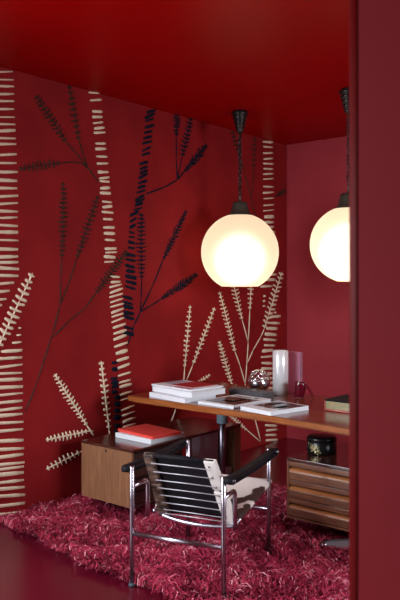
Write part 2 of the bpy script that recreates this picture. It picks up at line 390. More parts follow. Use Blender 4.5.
def frond(tip, base, n, half, material, label, stem=(), ang=62, hh=1.7, sw=1.1, bend=0, env='mid'):
    k_ = {'raffia': (1, 1.05, 1.12), 'brown_thread': (1.1, 1.1, 1.35), 'navy_thread': (1.1, 1.3, 1.1)}[material]; n = round(n*k_[0]); half *= k_[1]; hh *= k_[2]
    """leaflets cross the spine from tip to base (photo pixels); the stem goes on through the points in stem"""
    mb = MB(); tip, base = Vector(tip), Vector(base); ax = (base-tip); ln = ax.length; ax.normalize(); nn = Vector((-ax.y, ax.x))
    def sp(f): return tip.lerp(base, f)+nn*bend*math.sin(PI*f)
    pxm = lambda q, s_: (w2(q.x, q.y-s_/2)-w2(q.x, q.y+s_/2)).length
    for i in range(n):
        f = (i+.5)/n; q = sp(f); e = {'mid': .22+.78*math.sin(PI*min(1, f*.86+.07))**.8, 'flat': .85}[env]
        for sd in (-1, 1):
            a = math.radians(ang+random.uniform(-9, 9)); L_ = half*e*random.uniform(.8, 1.1)
            d = -ax*math.cos(a)+nn*sd*math.sin(a)
            if env == 'cross': d = nn*sd
            q0 = q-d*half*.08; q1 = q+d*L_
            ribbon(mb, w2(q0.x, q0.y), w2(q1.x, q1.y), pxm(q, hh*random.uniform(.8, 1.2)), .006, (1.05, .8))
    path = [sp(i/8) for i in range(9)]+[Vector(s_) for s_ in stem]
    for a, b in zip(path, path[1:]):
        ribbon(mb, w2(a.x, a.y), w2(b.x, b.y), pxm(a, sw), .008, (1, 1))
    o = mb.build('embroidered_frond', material, mural); o['label'] = label; return o
Bn, Cn, Nn = 'brown_thread', 'raffia', 'navy_thread'
frond((36, 96), (66, 142), 11, 5.2, Bn, 'brown frond high on the left', [(75, 152), (88, 168), (98, 182)], sw=1.5, ang=70)
frond((69, 85), (79, 141), 9, 4.2, Bn, 'brown frond touching the ceiling line', [(83, 155), (88, 168)], sw=1.3, ang=75)
frond((19, 169), (60, 163), 9, 5, Bn, 'brown frond pointing left', [(72, 162), (81, 163), (90, 170)], sw=1.5, ang=80)
frond((63, 182), (61.5, 258), 15, 4.4, Bn, 'upright brown frond', [(60.5, 280), (60, 305)], sw=1.3, ang=78, bend=-1)
frond((98, 196), (77, 258), 13, 4.6, Bn, 'slanting brown frond', [(68, 285), (60, 305), (52, 335), (36, 385), (25, 412)], sw=1.6, ang=74)
frond((127, 251), (96, 293), 13, 5.2, Bn, 'low brown frond beside the cream trunk', [(85, 308), (70, 320), (53, 337)], sw=1.6, ang=74)
frond((177, 112), (176, 136), 7, 3.4, Nn, 'navy frond under the ceiling', [(176.2, 160), (177, 180)], sw=1, ang=60)
frond((191, 118), (182, 157), 9, 3.8, Nn, 'navy frond next to the ceiling', [(179, 170), (177, 180)], sw=1, ang=60)
frond((206.5, 145), (184, 172), 12, 4.2, Nn, 'navy frond pointing right', [(177, 180), (165, 187), (146, 194)], sw=1.6, ang=50)
frond((141.5, 213), (141.5, 279), 15, 3.9, Nn, 'upright navy frond', [(141, 300), (140, 312)], sw=1.1, ang=80, bend=.5)
frond((186, 211), (163, 260), 15, 4, Nn, 'tall slanting navy frond', [(152, 287), (140, 312), (134, 325), (127, 346)], sw=1.5, ang=45)
frond((197, 274), (161, 299), 15, 4.2, Nn, 'navy frond below the lamp', [(150, 306), (140, 312)], sw=1.5, ang=52)
frond((254.3, 137), (253.6, 168), 5, 3, Bn, 'thin dark frond behind the lamp chain', [(252.5, 185), (251, 199), (256, 222)], sw=.8, ang=85, hh=1.2)
frond((232, 131), (240, 156), 5, 3.4, Bn, 'dark frond behind the lamp canopy', [(244, 172), (251, 199)], sw=.7, ang=75, hh=1.2)
frond((285.5, 190), (276, 196), 5, 3, Bn, 'small brown frond at the corner', [(274.5, 196.5)], sw=1.3, ang=65, hh=1.2)
frond((32.5, 273), (-2, 347), 13, 7, Cn, 'cream frond over the left trunk', [(-6, 356)], sw=1.5, ang=80, hh=2.9)
frond((54.5, 374), (87, 426), 15, 4.8, Cn, 'cream frond leaning left above the cabinet', [(94, 436)], sw=1.7, ang=66, hh=1.6)
frond((46, 440), (88, 431), 11, 4.3, Cn, 'cream frond pointing left', [(93, 431)], sw=1.7, ang=82, hh=1.7)
frond((46.5, 469), (80, 452), 8, 4.3, Cn, 'lowest cream frond', [(92, 446)], sw=1.7, ang=82, hh=1.8)
frond((101, 361), (109, 430), 12, 4.4, Cn, 'upright cream frond beside the navy trunk', [(109.5, 434)], sw=1.6, ang=68, hh=2.3)
frond((190, 305), (184.5, 368), 13, 3, Cn, 'thin upright cream frond', [(183, 388), (176, 408), (171, 422)], sw=1, ang=72)
frond((214.5, 307.5), (193, 364), 13, 3.4, Cn, 'cream frond leaning right behind the books', [(186, 381)], sw=1, ang=66)
frond((219.5, 292), (235, 352), 16, 3.6, Cn, 'long cream frond left of centre', [(240, 366), (245, 384)], sw=1.1, ang=66, hh=1.5)
frond((219, 341), (232, 386), 13, 3.6, Cn, 'short cream frond behind the desk', [], sw=1, ang=66, hh=1.5)
frond((228, 262), (242, 320), 15, 4, Cn, 'cream frond behind the lamp', [(248, 342)], sw=1, ang=66, hh=1.5)
frond((252.5, 255), (249.7, 310), 12, 3.2, Cn, 'upright cream frond behind the lamp', [(248, 342), (246.7, 363), (245, 384), (253, 412), (260.5, 441)], sw=1.1, ang=85, hh=1.6)
frond((281.7, 272), (264, 329), 13, 5, Cn, 'cream frond leaning right over the trunk', [(261, 336), (253, 350), (247, 363)], sw=1.1, ang=68, hh=2)
frond((210, 374.5), (190, 389), 8, 2.6, Cn, 'small cream frond above the books', [(184, 394)], sw=1, ang=60, hh=1.2)
frond((228, 414), (247, 430), 9, 2.6, Cn, 'small cream frond below the desk edge', [(260.5, 442)], sw=1.1, ang=60, hh=1.1)

# ------------------------------------------------------------------ rug
X0, X1, YB, = .012, 3.0, -1.62
def yfront(x): return -3.36-.09*x+.02*math.sin(x*5)+.012*math.sin(x*17+1)
rug = thing('shag_rug', 'deep crimson pink shaggy rug under the desk and chair', 'rug', (1.5, -2.5, 0))
n = 24
poly = [(X0, YB)]+[(X0+(X1-X0)*i/n, yfront(X0+(X1-X0)*i/n)+.025) for i in range(n+1)]+[(X1, YB-.1)]
MB().prism(poly, .001, .010).build('rug_backing', 'rug_back', rug)
NS = 120000
x = rng.uniform(X0+.01, X1, NS); yy = rng.uniform(0, 1, NS)
yf_ = -3.36-.09*x+.02*np.sin(x*5)+.012*np.sin(x*17+1); yb_ = YB+.02*np.sin(x*9)
y = yf_+(yb_-yf_)*yy
cl = np.sin(x*21+3*np.sin(y*9))*np.cos(y*18+2*np.sin(x*11)); c2 = np.sin(x*47+4*np.sin(y*23))*np.cos(y*41+3*np.sin(x*29))
ang = 2.2*np.sin(x*6+1.3*np.sin(y*5))+2.0*np.cos(y*7+np.sin(x*4))+1.1*c2+rng.normal(0, .7, NS)
ln = rng.uniform(.035, .075, NS)*(1+.25*cl); hgt = rng.uniform(.022, .046, NS)*(1+.3*cl); wdt = rng.uniform(.0014, .0034, NS)
dx, dy = np.cos(ang), np.sin(ang); nx, ny = -dy, dx
V = np.zeros((NS, 8, 3)); prof = [(0, 0), (.22, .75), (.62, 1.0), (1.0, .72)]
curl = rng.normal(0, .25, NS)
for i, (f, h) in enumerate(prof):
    px_ = x+dx*ln*f+nx*ln*curl*f*f; py_ = y+dy*ln*f+ny*ln*curl*f*f; pz = .008+hgt*h
    w_ = wdt*(1, 1.1, .9, .35)[i]
    V[:, 2*i] = np.stack([px_-nx*w_, py_-ny*w_, pz], 1); V[:, 2*i+1] = np.stack([px_+nx*w_, py_+ny*w_, pz+w_*.4], 1)
V[:, :, 0] = np.maximum(V[:, :, 0], .008)
V[:, :, 0] -= 1.5; V[:, :, 1] += 2.5
q = np.array([[0, 1, 3, 2], [2, 3, 5, 4], [4, 5, 7, 6]])
F = (np.arange(NS)[:, None, None]*8+q[None]).reshape(-1)
me = bpy.data.meshes.new('rug_pile'); me.vertices.add(NS*8); me.vertices.foreach_set('co', V.reshape(-1))
me.loops.add(len(F)); me.loops.foreach_set('vertex_index', F.astype(np.int32))
me.polygons.add(NS*3); me.polygons.foreach_set('loop_start', np.arange(NS*3, dtype=np.int32)*4)
me.polygons.foreach_set('use_smooth', np.ones(NS*3, dtype=bool)); me.update(calc_edges=True)
tint = np.clip(.42+.16*cl+.10*c2+rng.normal(0, .26, NS), 0, 1)
at = me.attributes.new('tint', 'FLOAT', 'POINT'); at.data.foreach_set('value', np.repeat(tint, 8).astype(np.float32))
me.materials.append(M['pile']); pile = bpy.data.objects.new('rug_pile', me); COL.objects.link(pile); pile.parent = rug; pile['kind'] = 'stuff'

# ------------------------------------------------------------------ desk
ZT, TH = .75, .048
desk = thing('desk', 'long wooden desk with a thin top and an orange-brown front edge, carrying books', 'desk', (1.5, -2.15, 0))
front = [(.367, -2.557), (.9, -2.560), (1.5, -2.570), (2.1, -2.625), (2.75, -2.72)]
back = [(2.75, -1.92), (2.1, -1.80), (1.38, -1.726), (.8, -1.66), (.263, -1.60)]
mb = MB(); poly = front+back
nb = len(poly); zb, zt = ZT-TH, ZT
ins = .012
mb.prism(poly, zb+.008, zt, mi=0, mis=1, bevel=.006)
mb.prism([(px_+(.03 if px_ < 1 else 0), py_+(.03 if py_ < -2.2 else -.03)) for px_, py_ in poly], zb, zb+.01, mi=1)
mb.build('desk_top', ['wood_desk', 'wood_edge'], desk)
def leg(cx_, cy_, foots):
    mb = MB().tube([(cx_, cy_, .06), (cx_, cy_, .702)], .024, 20)
    o = mb.build('leg', 'leg_steel', desk)
    MB().lathe([(.026, 0), (.038, .004), (.038, .10), (.032, .112), (.026, .112)], (cx_, cy_, .56), 24, close=True).build('collar', 'steel', o)
    MB().box((cx_, cy_, .697), (.30, .22, .010), bevel=.003).build('mounting_plate', 'darkmetal', o)
    for fx, fy in foots:
        d = Vector((fx-cx_, fy-cy_)); l = d.length; a = math.atan2(d.y, d.x); m_ = MB(); u = d.normalized(); p_ = Vector((-u.y, u.x))
        vs = []
        for t, w_, z0, z1 in ((0, .036, .050, .125), (.55, .030, .038, .092), (.93, .024, .034, .068), (1.0, .018, .034, .056)):
            c = Vector((cx_, cy_))+d*t
            vs.append([m_.bm.verts.new((c.x+p_.x*w_*s_, c.y+p_.y*w_*s_, z)) for s_, z in ((-1, z0), (1, z0), (.75, z1), (-.75, z1))])
        for r0, r1 in zip(vs, vs[1:]):
            for k in range(4): m_.bm.faces.new((r0[k], r0[(k+1) % 4], r1[(k+1) % 4], r1[k]))
        m_.bm.faces.new(vs[0]); m_.bm.faces.new(vs[-1])
        bmesh.ops.bevel(m_.bm, geom=m_.bm.edges[:], offset=.003, segments=2, affect='EDGES')
        ft = m_.build('foot', 'foot_metal', o)
        e = Vector((cx_, cy_))+d*.985
        MB().lathe([(0, 0), (.020, 0), (.023, .006), (.023, .048), (.016, .058), (0, .060)], (e.x, e.y, .002), 16).build('glide', 'chrome', o)
leg(.865, -2.15, [(.40, -2.36), (.40, -1.88)])
leg(2.33, -2.18, [(1.83, -2.475), (2.75, -2.36), (2.30, -1.75)])
# ------------------------------------------------------------------ hanging drawer unit on the right
def right_cab():
    x0, x1, y0, y1, z0, z1 = 1.544, 2.42, -2.396, -1.80, .120, .475
    t = thing('drawer_unit', 'brown wooden drawer unit with three grooved drawers under the right end of the desk', 'drawer unit', ((x0+x1)/2, (y0+y1)/2, z0))
    mb = MB(); s = .012
    mb.box(((x0+x1)/2, (y0+y1)/2, z1-.009), (x1-x0, y1-y0, .018), bevel=.002, mi=1)
    mb.box(((x0+x1)/2, (y0+y1)/2, z0+s/2), (x1-x0-.002, y1-y0-.002, s), mi=0)
    mb.box((x0+s/2, (y0+y1)/2, (z0+z1-.018)/2), (s, y1-y0, z1-.018-z0), bevel=.001, mi=0)
    mb.box((x1-s/2, (y0+y1)/2, (z0+z1-.018)/2), (s, y1-y0, z1-.018-z0), mi=0)
    mb.box(((x0+x1)/2, y1-s/2, (z0+z1)/2-.01), (x1-x0, s, z1-z0-.02), mi=0)
    mb.box(((x0+x1)/2, y0+.10, (z0+z1)/2-.01), (x1-x0-.03, .01, z1-z0-.04), mi=0)
    mb.build('carcass', ['wood_x', 'wood_top'], t)
    zz0, zz1 = z0+.012, z1-.020; dh = (zz1-zz0)/3
    for k in range(3):
        b = zz0+k*dh; xa, xb = x0+.014, x1-.014
        m_ = MB()
        lo = b+.004; hi = b+dh*.42
        m_.box(((xa+xb)/2, y0+.010, (lo+hi)/2), (xb-xa, .018, hi-lo), bevel=.0015, mi=0)
        # curved pull lip, leaning inwards under the groove
        pr = [(y0+.002, hi+.001), (y0+.004, hi+.010), (y0+.014, hi+.020), (y0+.036, hi+.026), (y0+.036, hi+.018), (y0+.018, hi+.010), (y0+.018, hi+.001)]
        o = m_.build('drawer', ['wood_x', 'wood_lip'], t)
        MB().extr(pr, lambda u, v, a: (a, u, v), xa, xb, 0).build('pull_lip', 'wood_lip', o)
        MB().box(((xa+xb)/2, y0+.045, b+dh*.66), (xb-xa, .01, dh*.42), mi=0).build('groove_back', 'wood_dark', o)
        MB().box(((xa+xb)/2, y0+.012, b+dh*.86), (xb-xa, .020, dh*.26), bevel=.0015, mi=0).build('upper_rail', 'wood_x', o)
    MB().box((2.2, -2.1, .583), (.05, .30, .226)).build('hanging_bracket', 'darkmetal', t)
    return t
right_cab()
# ------------------------------------------------------------------ unit on the left
def left_cab():
    x0, x1, y0, y1, z0, z1 = .233, .705, -2.857, on_x(241, 425.4, .705).y, .112, .475
    t = thing('side_cabinet', 'low walnut side cabinet with lock and dark top under the desk left end', 'cabinet', ((x0+x1)/2, (y0+y1)/2, z0))
    R = (x0+x1)/2
    MB().box((R, (y0+y1)/2, z1-.008), (x1-x0, y1-y0, .016), bevel=.0015).build('cabinet_top', 'wood_top', t)
    f = MB().box((R, y0+.009, (z0+z1-.017)/2), (x1-x0-.003, .018, z1-z0-.017), bevel=.001).build('front_panel', 'wood_z', t)
    m_ = MB(); lk = on_y(106, 451, y0)
    prof = [(.0065*math.cos(a), .010*math.sin(a)) for a in [2*PI*i/16 for i in range(16)]]
    m_.extr(prof, lambda u, v, a: (lk.x+u, a, lk.z+v), y0-.002, y0+.001).build('lock', 'black', f)
    ym = y0+.47
    m_ = MB()
    m_.box((R, (y0+y1)/2, z0+.008), (x1-x0-.006, y1-y0-.02, .014))
    m_.box((R, ym, (z0+z1)/2), (x1-x0-.006, .016, z1-z0-.034))
    m_.box((x0+.008, (y0+ym)/2, (z0+z1)/2), (.014, ym-y0-.04, z1-z0-.034))
    m_.build('carcass', 'wood_dark', t)
    for k in range(4):
        h = (z1-z0-.04)/4; zc = z0+.018+h*(k+.5)
        o = MB().box((x1-.012, (y0+ym)/2+.006, zc), (.018, ym-y0-.034, h-.006), bevel=.002).build('drawer', 'wood_dark', t)
        MB().box((x1-.002, (y0+ym)/2+.006, zc+h*.36), (.010, ym-y0-.05, .008), bevel=.002).build('pull', 'darkmetal', o)
    MB().box((R, y1-.035, (z0+z1-.017)/2), (x1-x0-.004, .07, z1-z0-.018), bevel=.001).build('end_panel', 'wood_z', t)
    ya_, yb_2 = on_x(191, 450, x1-.05).y, on_x(217, 450, x1-.05).y
    MB().box((x1-.05, (ya_+yb_2)/2, (z0+z1)/2-.004), (.016, yb_2-ya_, z1-z0-.040)).build('niche_panel', 'grey_panel', t)
    return t
left_cab()
ys_ = -1.858
g = tag(MB().box((.60, ys_, .1495), (.17, .11, .045), bevel=.004).build('document_box', 'grey_panel'), 'flat grey document box on the lower shelf of the left cabinet', 'box')

# ------------------------------------------------------------------ books
def book(name, label, cat, Lp, Fp, Rp, ztop, h, cover, group=None, art=None, pages='paper', cov_t=.0025, spine='F', turn=0):
    """Lp, Fp, Rp: left, front and right top corners in photo pixels; spine on the F-L side"""
    Fq, Lq, Rq = on_z(*Fp, ztop), on_z(*Lp, ztop), on_z(*Rp, ztop)
    u = (Fq-Lq); W = u.length; a = math.atan2(u.y, u.x); u.normalize(); v = Vector((-u.y, u.x, 0)); D = max(.05, (Rq-Fq).dot(v))
    c = Lq+u*W/2+v*D/2; z0 = ztop-h
    t = thing(name, label, cat, (c.x, c.y, z0), a, group)
    def P(mb, name_, mats, par):
        return mb.build(name_, mats, None), par
    def mk(mb, name_, mats):
        o = mb.build(name_, mats); o.parent = t; return o
    ct = cov_t
    mk(MB().box((0, .002, h/2), (W-.008, D-.006, h-2*ct), bevel=0), 'pages', [pages])
    mb = MB().box((0, 0, ct/2), (W, D, ct), bevel=ct*.3).box((0, 0, h-ct/2), (W, D, ct), bevel=ct*.3)
    mb.box((0, -D/2+ct/2, h/2), (W, ct, h-2*ct)) if spine == 'F' else mb.box((-W/2+ct/2, 0, h/2), (ct, D, h-2*ct))
    mats = [cover]
    for (ax, ay, aw, ah, mm) in (art or []):
        if mm not in mats: mats.append(mm)
        mb.box(((ax-.5)*W, (ay-.5)*D, h+.0002), (aw*W, ah*D, .0006), mi=mats.index(mm))
    mk(mb, 'cover', mats)
    return t
words = [(.55+.045*i, .10, .03, .09+.03*(i % 3), 'crimson') for i in range(9)]
G = 'books stacked on the left end of the desk'
zb1 = ZT+.0315
book('book', 'white book with a reddish cover edge at the bottom of the desk stack', 'book', (149.4, 392), (184.4, 398.6), (208, 393), zb1, .031, 'white', G, [(.5, .55, .8, .6, 'pink'), (.3, .5, .3, .5, 'greyblue')])
zb2 = zb1+.034
book('book', 'thick white book in the middle of the desk stack, under the red-covered one', 'book', (152.5, 386), (192, 392.8), (216, 387), zb2, .0335, 'white', G, [])
zb3 = zb2+.011
book('book', 'thin book with a crimson and white cover topping the desk stack', 'book', (151.5, 383.8), (191, 390.0), (219, 385), zb3, .0105, 'white', G,
     [(.56, .63, .56, .74, 'crimson'), (.13, .62, .22, .6, 'greyblue')]+words)
title = [(.60+.05*i, .80, .035, .10+.03*(i % 2), 'slate') for i in range(6)]
book('magazine', 'magazine with a dark figure photograph and white border, lying on the desk front edge', 'magazine', (198, 401), (233.5, 406.2), (268, 398.5), ZT+.0175, .017, 'white', None,
     [(.5, .42, .86, .66, 'print_dark'), (.62, .45, .10, .45, 'skin_print'), (.45, .35, .2, .12, 'crimson'), (.35, .84, .5, .08, 'slate'), (.72, .86, .12, .10, 'slate')], spine='F')
book('magazine', 'white magazine with a glossy dark picture lying in front of the silver vase', 'magazine', (240.5, 406), (270.5, 411.8), (301, 404.5), ZT+.0245, .024, 'white', None,
     [(.52, .60, .88, .70, 'print_dark'), (.3, .66, .14, .36, 'skin_print'), (.72, .5, .2, .3, 'greyblue')])
book('book', 'slim dark grey book lying behind the magazines', 'book', (229, 388.2), (263, 393.2), (271, 391.2), ZT+.040, .0395, 'slate', None, pages='slate')
zc = .475
book('book', 'white book underneath the coral red book on the side cabinet', 'book', (115.5, 432.5), (151, 439.6), (180, 431.5), zc+.033, .032, 'white', 'books on the side cabinet')
book('book', 'coral red book on top of the white book on the side cabinet', 'book', (118, 428.5), (153, 436.7), (177.3, 430.3), zc+.052, .0185, 'redcover', 'books on the side cabinet', pages='redcover')

# ------------------------------------------------------------------ things on the desk
def P(px, py, z): 
    p = on_z(px, py, z); return p
# perforated silver ball
c = P(259, 392.3, ZT+.001); c.y += .0; r = .081
ball = thing('silver_ball', 'polished silver ball with a pierced lattice upper half, behind the grey book', 'ornament', (c.x, c.y, ZT))
prof = [(0, 0)]+[(r*math.sin(a), r-r*math.cos(a)) for a in [PI*.5*i/12 for i in range(1, 13)]]
prof += [((r-.004)*math.sin(a), r-(r-.004)*math.cos(a)) for a in [PI*.5*i/12 for i in range(12, 0, -1)]]+[(0, .004)]
MB().lathe(prof, (c.x, c.y, ZT), 40).build('bowl', 'silver', ball)
mb = MB(); cc = Vector((c.x, c.y, ZT+r))
for k in range(12):
    for sgn in (-1, 1):
        pts_ = []
        for i in range(13):
            el = (PI/2-.12)*i/12; az = 2*PI*k/12+sgn*el*.9
            pts_.append(cc+Vector((math.cos(el)*math.cos(az), math.cos(el)*math.sin(az), math.sin(el)))*(r-.002))
        mb.tube(pts_, .0030, 5)
mb.tube([cc+Vector((r*math.cos(a), r*math.sin(a), 0)) for a in [2*PI*i/36 for i in range(36)]], .003, 6, closed=True)
mb.tube([cc+Vector((.012*math.cos(a), .012*math.sin(a), r-.003)) for a in [2*PI*i/12 for i in range(12)]], .003, 6, closed=True)
mb.build('lattice', 'silver', ball)
# silver vase
c = P(280.5, 394.5, ZT); r = .054; h = .300
vase = thing('vase', 'tall mirror-bright silver cylinder vase on the desk', 'vase', (c.x, c.y, ZT))
MB().lathe([(0, .0), (r, 0), (r, h), (r-.002, h+.002), (r-.005, h), (r-.005, .012), (0, .012)], (c.x, c.y, ZT+.0005), 48).build('vase_body', 'silver_satin', vase)
# clear acrylic block behind it
c = P(293.5, 393.2, ZT)
blk = tag(MB().box((c.x, c.y, ZT+.1455), (.135, .03, .29), rz=-.10, bevel=.002).build('acrylic_block', 'acrylic'), 'clear pinkish acrylic slab standing behind the silver vase', 'block')
# dark red pot with a curved foot
c = P(299, 397.5, ZT)
pot = thing('desk_holder', 'small glossy dark red tapered holder with a sloping arm, beside the silver vase', 'holder', (c.x, c.y, ZT))
Rm = Matrix.Rotation(.16, 4, 'Y')
mb = MB().lathe([(0, .002), (.030, .002), (.034, .010), (.043, .088), (.045, .096), (.040, .098), (.034, .088), (.028, .02), (0, .018)], (0, 0, 0), 32)
bmesh.ops.rotate(mb.bm, cent=(0, 0, 0), matrix=Matrix.Rotation(.14, 3, 'Y'), verts=mb.bm.verts[:])
bmesh.ops.translate(mb.bm, vec=(c.x, c.y, ZT+.004), verts=mb.bm.verts[:]); mb.build('cup', 'gloss_red', pot)
mb = MB(); d = Vector((.771, .637, 0)).normalized(); side = Vector((.3, -.95, 0)).normalized()
path = [(.042, .070), (.058, .064), (.070, .045), (.080, .022), (.092, .003)]
rows = []
for u, z in path:
    q = Vector((c.x, c.y, ZT+z))+d*u
    rows.append([mb.bm.verts.new(q+side*s_+Vector((0, 0, dz))+d*dz*.5) for s_, dz in ((-.017, 0), (.017, 0), (.017, .010), (-.017, .010))])
for r0, r1 in zip(rows, rows[1:]):
    for k in range(4): mb.bm.faces.new((r0[k], r0[(k+1) % 4], r1[(k+1) % 4], r1[k]))
mb.bm.faces.new(rows[0]); mb.bm.faces.new(rows[-1]); mb.build('arm', 'gloss_red', pot)
# black-lidded box at the right
c0 = on_z(323.8, 411, ZT); 
bx = thing('lidded_box', 'low box with black top and gilt side at the right of the desk', 'box', (c0.x+.17, c0.y+.14, ZT), -.03)
def loc(o): o.parent = bx; return o
W_, D_ = .34, .27
loc(MB().box((0, 0, .007), (W_, D_, .013), bevel=.005).build('base', 'lacquer_red'))
loc(MB().box((0, 0, .037), (W_-.010, D_-.010, .048), bevel=.001).build('box_side', 'gold_tex'))
loc(MB().box((0, 0, .0645), (W_-.002, D_-.002, .010), bevel=.003).build('lid', 'matte_black'))
for sx in (-1, 1): loc(MB().box((sx*(W_/2-.004), -D_/2+.004, .037), (.008, .008, .05), bevel=.001).build('corner_post', 'lacquer_red'))
# black lacquer pot on the right unit
c = on_z(321.5, 457.0, .475); r = .090; cy_ = Vector((c.x, c.y+.05, .475))
cy_ = on_z(321.8, 452.5, .475)
jar = thing('lacquer_jar', 'round black lacquer jar painted with gold flowers, standing on the drawer unit', 'jar', (cy_.x, cy_.y, .475))
MB().lathe([(0, .001), (r-.006, .001), (r, .006), (r, .076), (r-.003, .078), (0, .078)], (cy_.x, cy_.y, .475), 48).build('jar_body', 'black', jar)
MB().lathe([(0, .0785), (r+.002, .0785), (r+.002, .094), (r-.004, .101), (r-.02, .104), (0, .105)], (cy_.x, cy_.y, .475), 48).build('lid', 'black', jar)
mb = MB(); a0 = math.atan2(CY-cy_.y, CX-cy_.x)
for i in range(60):
    da = -.55+random.gauss(0, .26); z = .475+.040+random.gauss(0, .010)-.02*(da+.55); s_ = random.uniform(.0015, .0042)
    a = a0+da; q = Vector((cy_.x+math.cos(a)*(r+.0006), cy_.y+math.sin(a)*(r+.0006), z))
    mb.box(q, (.0016, s_*2, s_*1.6), rot=Matrix.Rotation(a, 3, 'Z') @ Matrix.Rotation(random.uniform(0, 3), 3, 'X'))
mb.build('painted_flowers', 'gold', jar)

# ------------------------------------------------------------------ pendant lamps
def lamp(label, cpx, cpy, R, cz, flat):
    c = on_z(cpx, cpy, H)
    t = thing('pendant_lamp', label, 'lamp', (c.x, c.y, H), 0, 'opal globe pendant lamps'); x_, y_ = c.x, c.y
    pr = [(0, 0), (.052, 0), (.058, -.006)]
    rr = [.066, .058, .050, .041, .031]
    z = -.010
    for q in rr: pr += [(q*.86, z), (q, z-.010), (q, z-.020), (q*.84, z-.030)]; z -= .032
    pr += [(.008, z-.008), (0, z-.012)]
    cap = MB().lathe(pr, (x_, y_, H), 28).build('canopy', 'black', t)
    top = cz+math.sqrt(max(0, R*R-.09**2)); capz = top+.105
    zt_ = H+z-.008; zb_ = capz+.06
    mb = MB(); ll = .036; n_ = max(4, int((zt_-zb_)/(ll*.78))); st = (zt_-zb_)/n_
    for i in range(n_):
        zc_ = zt_-st*(i+.5); ax = Vector((1, 0, 0)) if i % 2 else Vector((0, 1, 0)); pts_ = []
        for k in range(14):
            a = 2*PI*k/14; pts_.append(Vector((x_, y_, zc_))+ax*(.013*math.cos(a))+Vector((0, 0, 1))*(st*.66*math.sin(a)))
        mb.tube(pts_, .0042, 6, closed=True)
    mb.build('chain', 'black', t)
    mb = MB(); pts_ = []
    for i in range(60):
        f = i/59; a = f*26; pts_.append((x_+.011*math.cos(a), y_+.011*math.sin(a), zt_+(zb_-.01-zt_)*f))
    mb.tube(pts_, .0033, 6).build('cable', 'black', t)
    MB().lathe([(0, .070), (.006, .070), (.010, .05), (.010, 0), (0, 0)], (x_, y_, capz-.004), 16).build('stem', 'bronze', t)
    MB().lathe([(.0, 0), (.046, 0), (.056, -.008), (.063, -.030), (.070, -.065), (.084, -.095), (.102, -.110), (.098, -.116), (.06, -.095), (0, -.05)], (x_, y_, capz), 40).build('cap', 'bronze', t)
    # globe: thick opal shell with the flat opening at the bottom
    a1 = math.acos(flat/R); a_top = math.asin(.088/R)
    prof = [(R*math.sin(a), R*math.cos(a)) for a in [a_top+(PI-a1-a_top)*i/40 for i in range(41)]]
    rb = R*math.sin(PI-a1)
    prof += [(rb-.004, -flat-.003), (rb*.6, -flat-.004), (0, -flat-.004)]
    g_ = MB().lathe(prof, (x_, y_, cz), 64).build('globe', 'opal', t)
    MB().tube([(x_+rb*.985*math.cos(a), y_+rb*.985*math.sin(a), cz-flat+.001) for a in [2*PI*i/48 for i in range(48)]], .0035, 8, closed=True).build('rim', 'opal', g_)
    MB().lathe([(0, -.20)]+[(.20*math.sin(a), -.20*math.cos(a)+.0) for a in [PI*i/16 for i in range(1, 16)]]+[(0, .20)], (x_, y_, cz-.055), 24).build('bulb', 'bulb', t)
    return t
lamp('globe pendant lamp hanging clear in front of the mural, left of the two', 239.9, 111, .308, 1.765, .270)
lamp('globe pendant lamp half hidden behind the red partition', 348.6, 89, .271, 1.790, .258)

# ------------------------------------------------------------------ armchair
ch = thing('armchair', 'chrome tube armchair with black leather sling back and cowhide seat, seen from behind', 'armchair', (1.330, -3.483, 0), math.atan2(.265, .965)); bpy.context.view_layer.update()
# local frame: x across (0 at the left rear post), y forwards, z up
WD, DP = .494, .657
def ck(mb, name, mats, par=None, smooth=False):
    o = mb.build(name, mats, None, smooth); o.parent = par or ch; return o
RT = .0125
def post(x_, y_, top=.600):
    o = ck(MB().tube([(x_, y_, .014), (x_, y_, top-.003), (x_, y_, top)], [RT, RT, RT*.75], 16), 'leg', 'chrome')
    ck(MB().lathe([(0, 0), (.018, 0), (.018, .010), (.013, .016), (0, .016)], (x_, y_, .001), 16), 'rubber_foot', 'rubber', o)
for a, b in ((0, 0), (WD, 0), (0, DP), (WD, DP)): post(a, b)
for b in (0, DP): ck(MB().tube([(0, b, .262), (WD, b, .262)], .0115, 14), 'crossbar', 'chrome')
# sling arms: leather loop over pins at both posts
for x_, s_ in ((0, -1), (WD, 1)):
    xa, xb = x_+s_*.008, x_+s_*.050
    za, r1, r2 = .583, .017, .012
    def loop(rr, y0, y1):
        pt = [(y0+rr*math.cos(a), za+rr*math.sin(a)) for a in [PI/2+PI*i/8 for i in range(9)]]
        for i in range(1, 8): pt.append((y0+(y1-y0)*i/8, za-rr-.008*math.sin(PI*i/8)))
        pt += [(y1+rr*math.cos(a), za+rr*math.sin(a)) for a in [-PI/2+PI*i/8 for i in range(9)]]
        for i in range(1, 8): pt.append((y1+(y0-y1)*i/8, za+rr-.008*math.sin(PI*i/8)))
        return pt
    o_, i_ = loop(r1, -.005, DP+.010), loop(r2, -.005, DP+.010); mb = MB(); n_ = len(o_); rings = []
    for X_, pr in ((min(xa, xb), o_), (max(xa, xb), o_), (max(xa, xb), i_), (min(xa, xb), i_)):
        rings.append([mb.bm.verts.new((X_, u, v)) for u, v in pr])
    for k in range(4):
        r0, r1_ = rings[k], rings[(k+1) % 4]
        for i in range(n_):
            f = mb.bm.faces.new((r0[i], r0[(i+1) % n_], r1_[(i+1) % n_], r1_[i])); f.smooth = k in (0, 2)
    arm = ck(mb, 'armrest', 'leather')
    for b in (0, DP):
        ck(MB().tube([(x_, b, za), (x_+s_*.055, b, za)], .0105, 14), 'arm_pin', 'darkmetal', arm)
        ck(MB().tube([(x_+s_*.054, b, za), (x_+s_*.059, b, za)], .0065, 12), 'stud', 'chrome', arm)
